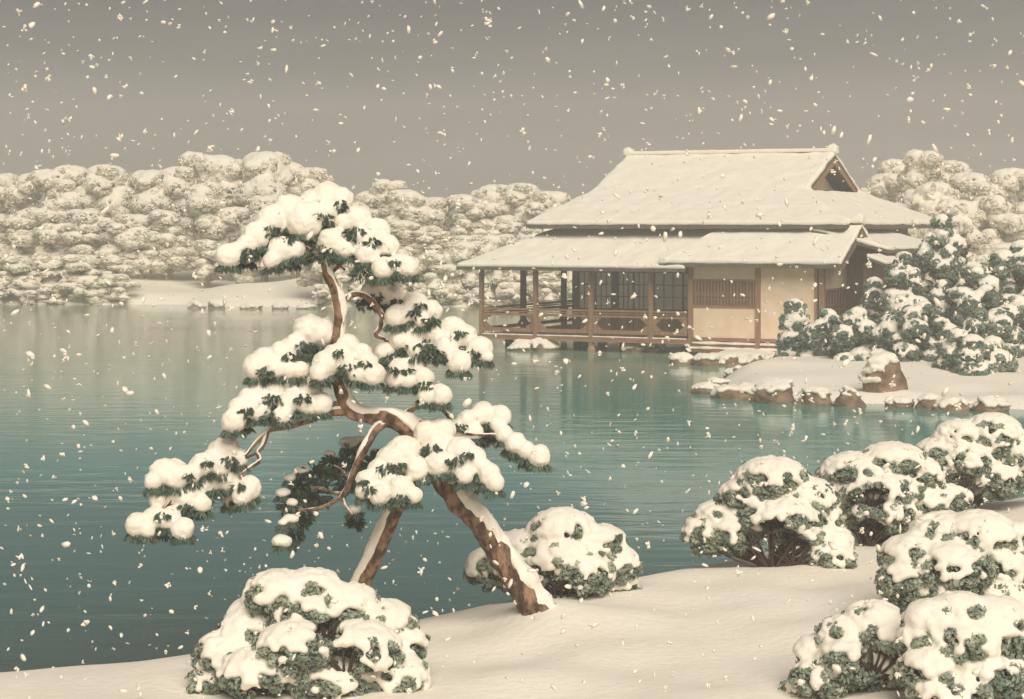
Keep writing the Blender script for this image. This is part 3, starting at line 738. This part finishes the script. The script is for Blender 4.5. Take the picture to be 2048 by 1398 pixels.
BR = [
 [(775,838,13,0),(748,862,11,-.05),(728,900,9,-.08),(712,935,8,-.05),(697,972,7,.0),(682,996,5,.05)],
 [(692,822,12,0),(655,826,9,-.03),(612,842,8,-.06),(570,854,7,-.1),(540,860,6,-.12),(512,885,5,-.15),(490,912,3,-.2)],
 [(535,862,6,-.12),(526,890,5.5,-.14),(516,905,5,-.15),(518,922,5,-.16),(500,935,4,-.18),(480,950,3,-.2)],
 [(516,904,3,-.15),(500,912,3,-.18),(486,918,2,-.2)],
 [(688,598,8,0),(708,588,7,0),(730,592,7,.02),(750,610,7,.05),(764,632,6,.07),(760,655,5.5,.08),(752,670,5,.08),(775,680,4,.1),(795,690,3,.1)],
 [(662,545,6,0),(682,527,5,.02),(705,507,4,.04),(722,490,3,.05)],
 [(690,540,3,.02),(672,523,3,0),(690,518,3,.03),(715,520,2,.05)],
 [(812,845,9,0),(812,828,8,.02),(832,815,6,.03),(858,812,5,.03),(885,820,5,.02),(900,836,5,.02),(908,850,4,0)],
 [(818,852,9,-.02),(828,842,8,-.03),(848,846,7,-.04),(868,862,5,-.05)],
 [(905,850,4,0),(930,866,4,-.02),(965,870,4,0),(1000,872,4,.02),(1040,892,3,.02)],
 [(688,988,5,.05),(668,986,4,.1),(645,978,4,.15),(620,975,3,.2)],
 [(684,994,5,.04),(660,1008,4,.1),(628,1018,4,.15),(595,1020,3,.2)],
 [(684,996,4,.05),(690,1012,4,.05),(704,1030,3,.05)],
 [(697,960,3,.02),(684,940,2.5,.08),(668,930,2,.1)],
 [(870,930,7,0),(840,940,6,-.15),(810,960,5,-.25),(780,975,4,-.3)],
 [(870,935,7,0),(905,930,6,-.15),(940,930,4,-.2)],
 [(676,720,8,0.02),(640,715,6,.06),(600,722,5,.1),(560,735,4,.1)],
 [(676,735,8,0.02),(720,730,6,.04),(745,745,4,.04)],
 [(682,806,7,0),(640,812,5,.02),(580,812,4,.04),(520,822,3,.04)],
 [(770,680,4,.08),(810,690,4,.06),(870,690,4,.04),(930,700,3,.02)],
 [(760,640,4,.07),(790,630,3,.08),(840,625,3,.08)],
 [(650,520,5,0),(600,490,4,0),(540,490,3,0),(480,510,2,0)],
 [(712,500,3,.04),(750,510,3,.02),(790,530,2,.02)],
 [(480,925,4,-.2),(430,940,4,-.22),(370,975,3,-.26),(320,1025,2,-.3)],
 [(480,950,3,-.2),(490,970,3,-.22)],
]
for i, b_ in enumerate(BR):
    limb('branch', b_, 30+i, pine, 5, snow=.5 if i not in (3, 6, 10, 11, 13) else .35, wob=.2, side=(.1, 0, 1))

def tufts_mesh(name, T, seed, L=.066, w_=.0042):
    """T: list of (origin, direction, scale): a tuft of needles fanning round the direction"""
    g = np.random.RandomState(seed); T0 = np.array([t[0][:] for t in T]); D0 = np.array([t[1][:] for t in T]); S0 = np.array([t[2] for t in T])
    k = 9; O = np.repeat(T0, k, 0); D = np.repeat(D0, k, 0)+g.normal(0, .17, (len(T)*k, 3)); D /= np.linalg.norm(D, axis=1)[:, None]
    S = np.repeat(S0, k)*g.uniform(.75, 1.1, len(T)*k); n = len(O)
    side = np.cross(D, g.normal(0, 1, (n, 3))); side /= np.linalg.norm(side, axis=1)[:, None]; sd2 = np.cross(D, side)
    Ln = (L*S)[:, None]; W = w_
    a = O+side*W*.6; b_ = O-side*W*.6; mid = O+D*Ln*.55; c = mid+side*W+sd2*W*.4; d = mid-side*W-sd2*W*.4
    tip = O+D*Ln; tip[:, 2] -= (Ln[:, 0]*.06)
    V = np.stack([a, b_, d, c, tip], 1).reshape(-1, 3); i = np.arange(n)*5
    Fc = np.concatenate([np.stack([i, i+1, i+2], 1), np.stack([i, i+2, i+3], 1), np.stack([i+3, i+2, i+4], 1)])
    return np_mesh(name, V, Fc)

def pad(lumps, dy, seed, spots=(), flat=.98, snowk=1.10, back=True, ball=(), plabel=None):
    """lumps: px, py, r. Lower lumps stand nearer. spots: places where needles show through."""
    g = random.Random(seed); ym = sum(l[1] for l in lumps)/len(lumps); SP = []; T = []
    def dep(x, y): return dy-(y-ym)*PS*.75
    allL = [(x, y, r, dep(x, y)) for x, y, r in lumps]
    if back:
        xm = sum(l[0] for l in lumps)/len(lumps)
        allL += [(x+(xm-x)*.25+g.uniform(-6, 6), y-(4 if y > ym else -6), r*.86, d+.16+g.uniform(0, .12)) for x, y, r, d in list(allL)]
    for x, y, r, d in allL:
        c = ppt(x, y, d); R_ = r*PS; SP.append((c.x, c.y, c.z, R_*1.0*snowk, R_*1.0*snowk, R_*flat*snowk))
        for _ in range(8):      # knobs
            a = g.uniform(0, 6.28); e_ = g.uniform(.1, 1.1); dd = Vector((math.cos(a)*math.cos(e_), math.sin(a)*math.cos(e_), math.sin(e_)*flat))
            q = c+dd*R_*.78; k = R_*g.uniform(.26, .44); SP.append((q.x, q.y, q.z, k, k, k*.85))
        n = int(26*max(.6, r/26))
        for j in range(n):      # fringe
            a = 2*math.pi*(j+g.random())/n; o = c+Vector((math.cos(a)*R_*.70, math.sin(a)*R_*.72, -R_*flat*g.uniform(.62, .88)))
            T.append((o, Vector((math.cos(a)*.75, math.sin(a)*.75, -g.uniform(.8, 1.7))).normalized(), g.uniform(.85, 1.2)))
        for j in range(n//2):      # under side
            a = g.uniform(0, 6.28); q = g.uniform(0, .6)*R_; o = c+Vector((math.cos(a)*q, math.sin(a)*q, -R_*flat*g.uniform(.7, .95)))
            T.append((o, Vector((math.cos(a)*.5, math.sin(a)*.5, -g.uniform(.3, 1.0))).normalized(), g.uniform(.6, .95)))
    def front(x, y):
        best = None
        for lx, ly, lr, ld in allL:
            h = ((x-lx)**2+((y-ly)/flat)**2)/(lr*lr*1.1)
            if h < 1.0:
                q = ld-lr*PS*math.sqrt(1-h); best = q if best is None else min(best, q)
        return best if best is not None else dep(x, y)
    for s_ in spots:
        x, y, r = s_[:3]
        nn = int(r*2.4)
        for _ in range(nn):
            a = g.uniform(0, 6.28); q = r*math.sqrt(g.random())*1.15; xx, yy = x+q*math.cos(a), y-4+q*math.sin(a)*.7
            o = ppt(xx, yy, front(x, y)-.012+g.uniform(-.03, .01))
            T.append((o, Vector((math.cos(a)*.7, -.35, -g.uniform(.1, 1.0))).normalized(), g.uniform(.45, .8)))
    for (x, y, r, d) in ball:   # bare dark needle masses
        c = ppt(x, y, d); R_ = r*PS
        for _ in range(int(r*r*.10)+20):
            v = Vector((g.gauss(0, 1), g.gauss(0, 1), g.gauss(0, 1))).normalized()
            o = c+v*R_*g.uniform(.1, .75); T.append((o, (v+Vector((0, -.3, -.35))).normalized(), g.uniform(.7, 1.0)))
    fo = link('needle_pad', tufts_mesh('needle_pad', T, seed), M['needle'], pine); fo['kind'] = 'stuff'
    if plabel: fo['label'] = plabel
    sn = link('snow_cap', fuse('snow_cap', blobs_mesh('b', SP, ICO2), .011, 3, .026, .07), M['snow'], fo)
    return fo

pad([(655,398,34),(680,400,26),(625,405,24),(580,424,34),(610,442,38),(544,442,32),(645,425,30),(514,472,28),(496,490,22),(457,512,25),(475,500,18)], 0, 1,
    [(679,412,12),(686,425,8),(646,440,15),(540,463,14),(500,508,12),(575,482,8)])
pad([(716,438,27),(690,445,24),(754,462,26),(775,492,23),(730,480,26),(815,534,22),(797,527,20),(767,537,23),(735,508,24),(664,484,28),(688,498,20),(562,500,27),(590,498,20),(545,520,18)], -.05, 2,
    [(712,470,17),(745,487,11),(612,490,22),(620,510,22),(640,508,20),(735,540,20),(720,552,16),(790,527,7),(652,520,14)])
pad([(741,582,20),(763,588,26),(787,592,22),(830,610,26),(860,622,23),(793,632,24),(815,628,18),(845,640,16)], .12, 3, [(751,598,12),(730,612,13),(795,606,8),(830,632,12),(842,614,7),(860,642,9)])
pad([(830,668,25),(866,668,23),(905,660,28),(930,672,24),(960,698,26),(893,695,25),(803,682,23),(833,700,20),(918,724,24),(972,712,14)], .05, 4,
    [(850,700,18),(865,712,18),(920,670,9),(942,710,12),(862,690,14),(812,700,9),(880,722,10)])
pad([(772,706,23),(800,738,24),(830,728,22),(848,756,21),(881,790,22),(855,790,20),(790,757,20),(815,762,16)], -.03, 5, [(778,722,14),(850,772,10),(815,745,7),(785,742,9)])
pad([(620,664,34),(648,668,30),(590,692,25),(566,710,28),(530,718,24),(515,734,28),(548,736,24),(578,738,20),(600,740,18)], -.02, 6, [(607,697,16),(622,706,16),(578,715,10),(530,745,14),(620,720,14)])
pad([(696,690,22),(672,712,24),(652,728,27),(640,746,20),(722,708,22),(732,728,24),(745,748,24),(716,748,18),(700,728,22)], -.14, 7, [(675,708,8),(695,740,14),(730,730,7),(640,765,10)])
pad([(600,762,28),(620,778,26),(575,768,24),(545,775,28),(520,785,24),(500,798,24),(480,818,24),(467,842,24),(518,822,22),(575,808,22),(565,830,18),(590,790,24),(642,808,22),(615,808,22),(540,800,20)], -.12, 8,
    [(545,800,15),(548,818,13),(605,800,12),(492,825,12),(587,765,7),(540,835,14)])
pad([(452,898,26),(430,918,24),(478,916,18),(405,930,24),(330,945,28),(355,955,26),(307,962,18),(385,948,20),(440,930,22)], -.2, 9, [(412,928,9),(460,925,12),(380,955,8)])
pad([(400,978,24),(375,998,27),(350,990,22),(317,1000,19),(405,1008,17),(455,960,24),(497,976,24),(485,992,20),(430,965,18),(310,1035,22),(333,1040,18),(275,1050,24),(295,1060,16),(365,1058,22),(345,1030,18)], -.27, 10,
    [(430,990,13),(325,1035,10),(478,975,8),(370,1015,9)])
# the shaded pad behind, mostly bare needles
pad([(697,886,17),(720,878,11),(660,908,11),(604,940,15),(580,955,11),(565,985,13),(584,1005,10),(582,1036,13),(565,1046,9),(563,1082,17),(708,1018,13),(750,905,10)], .33, 11, back=False, flat=.6, snowk=1.3,
    ball=[(700,915,32,.36),(665,935,32,.38),(630,955,36,.38),(600,975,30,.36),(640,990,30,.4),(590,1000,26,.36),(620,1000,22,.38),(740,930,30,.4),(725,965,28,.4),(690,965,30,.42),(600,1045,24,.36),(615,1030,20,.36),(592,1075,22,.36),(712,1040,22,.36),(575,1010,18,.3),(755,915,18,.4)])
pad([(808,906,34),(784,924,32),(760,940,24),(833,938,25),(738,962,23),(727,982,16),(760,988,22),(800,980,27),(826,990,17),(780,962,22)], -.34, 12, [(775,940,16),(795,935,12),(738,982,9),(800,1000,14),(725,965,6)])
pad([(855,868,27),(884,862,27),(870,890,26),(921,904,30),(946,918,26),(877,928,26),(900,930,20),(928,950,19),(979,948,22),(990,966,18),(965,935,18)], -.26, 13, [(863,900,14),(858,908,10),(910,925,12),(933,912,8),(952,950,9),(900,955,9)])
pad([(965,828,24),(1000,832,23),(935,844,24),(913,858,19),(950,864,17),(940,865,16),(1008,868,18),(1030,886,22),(1052,900,18),(1078,912,22),(995,850,16)], .05, 14, [(975,850,15),(920,855,9),(960,880,14),(985,870,10)])

# the leaning prop under the pine
pb = at(672, 1255, PY+.55); pt_ = at(806, 985, PY-.12); pb.z -= .1
prop = tag(empty('wooden_prop', pb), 'round wooden prop leaning under the pine with snow along its left side', 'prop')
D = pt_-pb; n = 14; P = [D*(i/(n-1)) for i in range(n)]
mb = MB(); mb.tube(P, [(18.5-3*i/n)*PS for i in range(n)], 20, .12, 77); pole = mb.build('pole', M['bark'], prop, True)
off = (Vector((-.95, -.42, .45))).normalized(); off = (off-D.normalized()*off.dot(D.normalized())).normalized()
mb = MB(); mb.tube([p+off*11*PS for p in P[:-1]], [(14.5-2.5*i/n)*PS*(1+.18*noise.noise(p*9)) for i, p in enumerate(P[:-1])], 16, .25, 78)
link('pole_snow', fuse('pole_snow', mb.mesh('t'), .01, 2, .01, .08), M['snow'], pole)

# ------------------------------------------------------------------ wood on the far shore
def far_proto(seed, H, W, kind):
    g = random.Random(seed); L = []
    for i in range(34 if kind else 26):
        t = g.uniform(.22, .95); a = g.uniform(0, 6.28); w_ = W*math.sqrt(max(.05, 1-((t-.5)/.56)**2))
        q = w_*g.uniform(.2, .85); r = W*g.uniform(.18, .32)
        L.append(((math.cos(a)*q, math.sin(a)*q*.8, t*H), r*1.1, r, r*.82))
    L.append(((0, 0, H*.93-W*.2), W*.5, W*.45, W*.4))
    r_ = empty('round_tree', (0, 0, 0))
    snow_shrub('round_tree', L, 1, M['leaf_far'], M['snow_far'], None, (0, 0, 0), seed, leaf=.12, blob=.13, cover=-.35, dens=.7, voxel=.085, specks=3.5, root=r_, smd=.08, clr=.2, clk=.5, sit=2)
    for c in r_.children: c.name = 'crown' if c.name.startswith('foliage') else 'crown_snow'
    mb = MB(); mb.tube([(0, 0, -.4), (.05, 0, H*.25), (-.05, 0, H*.7)], [.16, .13, .06], 7, .3, seed); mb.build('trunk', M['rock_far'], r_)
    for k in range(3):
        a = k*2.2+seed; mb = MB(); mb.tube([(0, 0, H*.2), (math.cos(a)*W*.3, math.sin(a)*W*.3, H*.4), (math.cos(a)*W*.5, math.sin(a)*W*.5, H*.62)], [.09, .07, .03], 5, .3, seed); mb.build('branch', M['rock_far'], r_)
    return r_
protos = [far_proto(201, 6.6, 1.9, 1), far_proto(202, 6.2, 2.2, 1), far_proto(203, 6.4, 1.6, 0), far_proto(204, 4.6, 1.7, 0)]
PH = [6.6, 6.2, 6.4, 4.6]
used = [False]*4
def place_tree(px, top, Y, k, label, group, rz):
    X = (px-1024)/F*Y; z0 = fz_(X, Y)-.1; H = CH-(top-HY)*Y/F-z0; s = H/(PH[k]*1.0)
    p = protos[k]
    if used[k]:
        o = p.copy(); COL.objects.link(o)
        for ch in p.children:
            c = ch.copy(); COL.objects.link(c); c.parent = o
    else: o = p; used[k] = True
    sx = max(.75, min(1.25, s**.5))
    o.location = (X, Y, z0); o.scale = (sx, sx, s); o.rotation_euler = (0, 0, rz)
    return tag(o, label, 'tree', group)
sil = [(-200,350),(0,352),(75,352),(150,335),(210,337),(250,358),(320,345),(360,340),(400,314),(440,315),(465,338),(495,325),(530,312),(560,325),(600,338),(630,352),(660,400),(700,410),(740,378),(775,367),(805,378),(840,398),(900,404),(950,388),(1000,374),(1050,374),(1090,386),(1130,402),(1200,410),(1700,400),(1760,350),(1795,325),(1850,309),(1890,325),(1940,350),(2050,352),(2300,350)]
sx_, sy_ = [s[0] for s in sil], [s[1] for s in sil]
GG = {'back': 'tall snowy trees in the back row across the pond', 'mid': 'snowy trees in the middle row across the pond', 'front': 'low snowy trees along the far shore'}
ORD = 'first second third fourth fifth sixth seventh eighth ninth tenth eleventh twelfth thirteenth fourteenth fifteenth sixteenth seventeenth eighteenth nineteenth twentieth'.split()
CNT = {}
def lab(px, row):
    side = 'left of the pine' if px < 640 else 'between pine and house' if px < 1250 else 'behind the house'
    k = CNT[(row, side)] = CNT.get((row, side), -1)+1
    w_ = {'back': 'tall back-row', 'mid': 'middle-row', 'front': 'low shore-side'}[row]
    return f'{ORD[k]} from left of the {w_} snowy trees {side}', GG[row]
g = random.Random(33)
for px, tp in [(-120,345),(-50,348),(5,350),(60,349),(110,342),(152,334),(205,336),(255,358),(305,346),(352,340),(402,311),(441,317),(492,326),(532,310),(575,330),(618,342),(668,402),(715,408),(772,366),(812,385),(868,400),(930,392),(985,375),(1038,372),(1092,388),(1150,405),(1720,385),(1765,350),(1800,322),(1852,308),(1895,328),(1948,348),(2010,340),(2080,345),(2160,350)]:
    l, gg = lab(px, 'back'); u = {402: 'left one of the two highest snowy trees in the wood across the pond', 532: 'right one of the two highest snowy trees in the wood across the pond', 1852: 'highest pale snowy tree showing over the roofs behind the house', 772: 'pale round-headed snowy tree standing just right of the pine top'}.get(px)
    place_tree(px, tp-4, 110+g.uniform(-3, 3), g.choice((0, 1, 2)), u or l, gg, g.uniform(0, 6.28))
x = -140
while x < 2200:
    if x < 1180 or x > 1740:
        l, gg = lab(x, 'mid'); place_tree(x, float(np.interp(x, sx_, sy_))+g.uniform(45, 85), 103+g.uniform(-2, 2), g.choice((0, 1, 2, 3)), l, gg, g.uniform(0, 6.28))
    x += g.uniform(55, 80)
x = -150
while x < 2200:
    if x < 1180 or x > 1800:
        l, gg = lab(x, 'front'); sl_ = 250 < x < 600
        y = fshore((x-1024)/F*93)+1.3+g.uniform(-.4, .9)+(6 if sl_ else 0)
        place_tree(x, g.uniform(470, 520)-(20 if sl_ else 0), y, 3, l, gg, g.uniform(0, 6.28))
    x += g.uniform(50, 80)

# low shrubs and stones at the far water edge
NS = {}
x = -150
while x < 2200:
    if x < 245 or 640 < x < 1180 or x > 1850:
        sd_ = 'left of the pine' if x < 640 else 'between pine and house' if x < 1250 else 'behind the house'; NS[sd_] = NS.get(sd_, -1)+1
        y = fshore((x-1024)/F*92)+.55+g.uniform(-.1, .25); X = (x-1024)/F*y; p = protos[3]
        o = p.copy(); COL.objects.link(o)
        for ch in p.children:
            c = ch.copy(); COL.objects.link(c); c.parent = o
        k = g.uniform(.42, .62); o.location = (X, y, fz_(X, y)-.35); o.scale = (k*1.1, k*.8, k*.62); o.rotation_euler = (0, 0, g.uniform(0, 6.28)); o.name = 'snowy_shrub'
        tag(o, f'{ORD[NS[sd_]]} from left of small snowy waterside shrubs {sd_}', 'shrub', 'small shrubs at the far water edge')
    x += g.uniform(52, 74)
for i, (px, py, a, h, lb) in enumerate([(300, 608, 14, 9, 'tiny pale stone on the far shore, left of the loose pair'), (500, 618, 22, 10, 'flat pale stone at the far water edge right of the loose pair'), (560, 618, 16, 12, 'pale stone on the far shore midway to the pine trunk'), (612, 618, 20, 10, 'pale stone on the far shore just left of the pine trunk')]):
    rock(lb, px, py, a, h, 95+i, cover=.2, m=M['rock_far'], sm=M['snow_far'], blob=.10)

# ------------------------------------------------------------------ falling snow
g = np.random.RandomState(5); FL = []
for i in range(10000):
    Y = 6.0+17.0*g.random_sample()**.62
    X = g.uniform(-1, 1)*(.275*Y+.6); Z = CH-(g.uniform(-40, 1440)-HY)*Y/F
    if Z < 0.02 or (Y < crest(X)+.2 and Z < gz(X, Y)+.03): continue
    FL.append((X, Y, Z))
keep = FL[:3400]; B = []
for i, (X, Y, Z) in enumerate(keep):
    if i % 3 == 0:
        s = g.uniform(.012, .019); a = g.uniform(-.6, .6)
        for _ in range(g.randint(3, 6)):
            v = sph(g, 1)[0]*s*.62; v[2] *= 1.25
            B.append((X+v[0], Y+v[1], Z+v[2], s*g.uniform(.28, .62), s*.3, s*g.uniform(.28, .75)))
        B.append((X, Y, Z, s*.5, s*.4, s*.55))
    else:
        s = g.uniform(.010, .0155); B.append((X, Y, Z, s*g.uniform(.8, 1.15), s, s*g.uniform(.8, 1.15)))
B = np.array(B); nB = len(B); bv, bf = ICO1
Q_, _r = np.linalg.qr(g.normal(0, 1, (nB, 3, 3)))            # every flake turned its own way
st = B[:, 3:6].mean(1)[:, None]*np.stack([g.uniform(1.1, 1.9, nB), g.uniform(.6, 1.0, nB), g.uniform(.35, .7, nB)], 1)
V = np.einsum('nij,nkj->nki', Q_, (bv[None]*(1+g.uniform(-.22, .22, (nB, len(bv), 1))))*st[:, None, :])+B[:, None, :3]
me = np_mesh('falling_snow', V.reshape(-1, 3), (bf[None]+(np.arange(nB)*len(bv))[:, None, None]).reshape(-1, 3)); me.shade_smooth()
tag(link('falling_snow', me, M['snow']), 'loose white flakes of snow drifting down through the air', None, None, 'stuff')

# ------------------------------------------------------------------ air thick with snow
hm = bpy.data.materials.new('haze'); hm.use_nodes = True; t = hm.node_tree; t.nodes.clear()
o_ = t.nodes.new("ShaderNodeOutputMaterial"); pv = t.nodes.new("ShaderNodeVolumePrincipled")
pv.inputs['Color'].default_value = (0.93, 0.90, 0.84, 1); pv.inputs['Density'].default_value = 0.0042; pv.inputs['Anisotropy'].default_value = 0.0
t.links.new(pv.outputs[0], o_.inputs['Volume'])
b = MB(); b.box((-150, -70, -1.7), (150, 170, 14)); tag(b.build('haze', hm), kind='stuff')
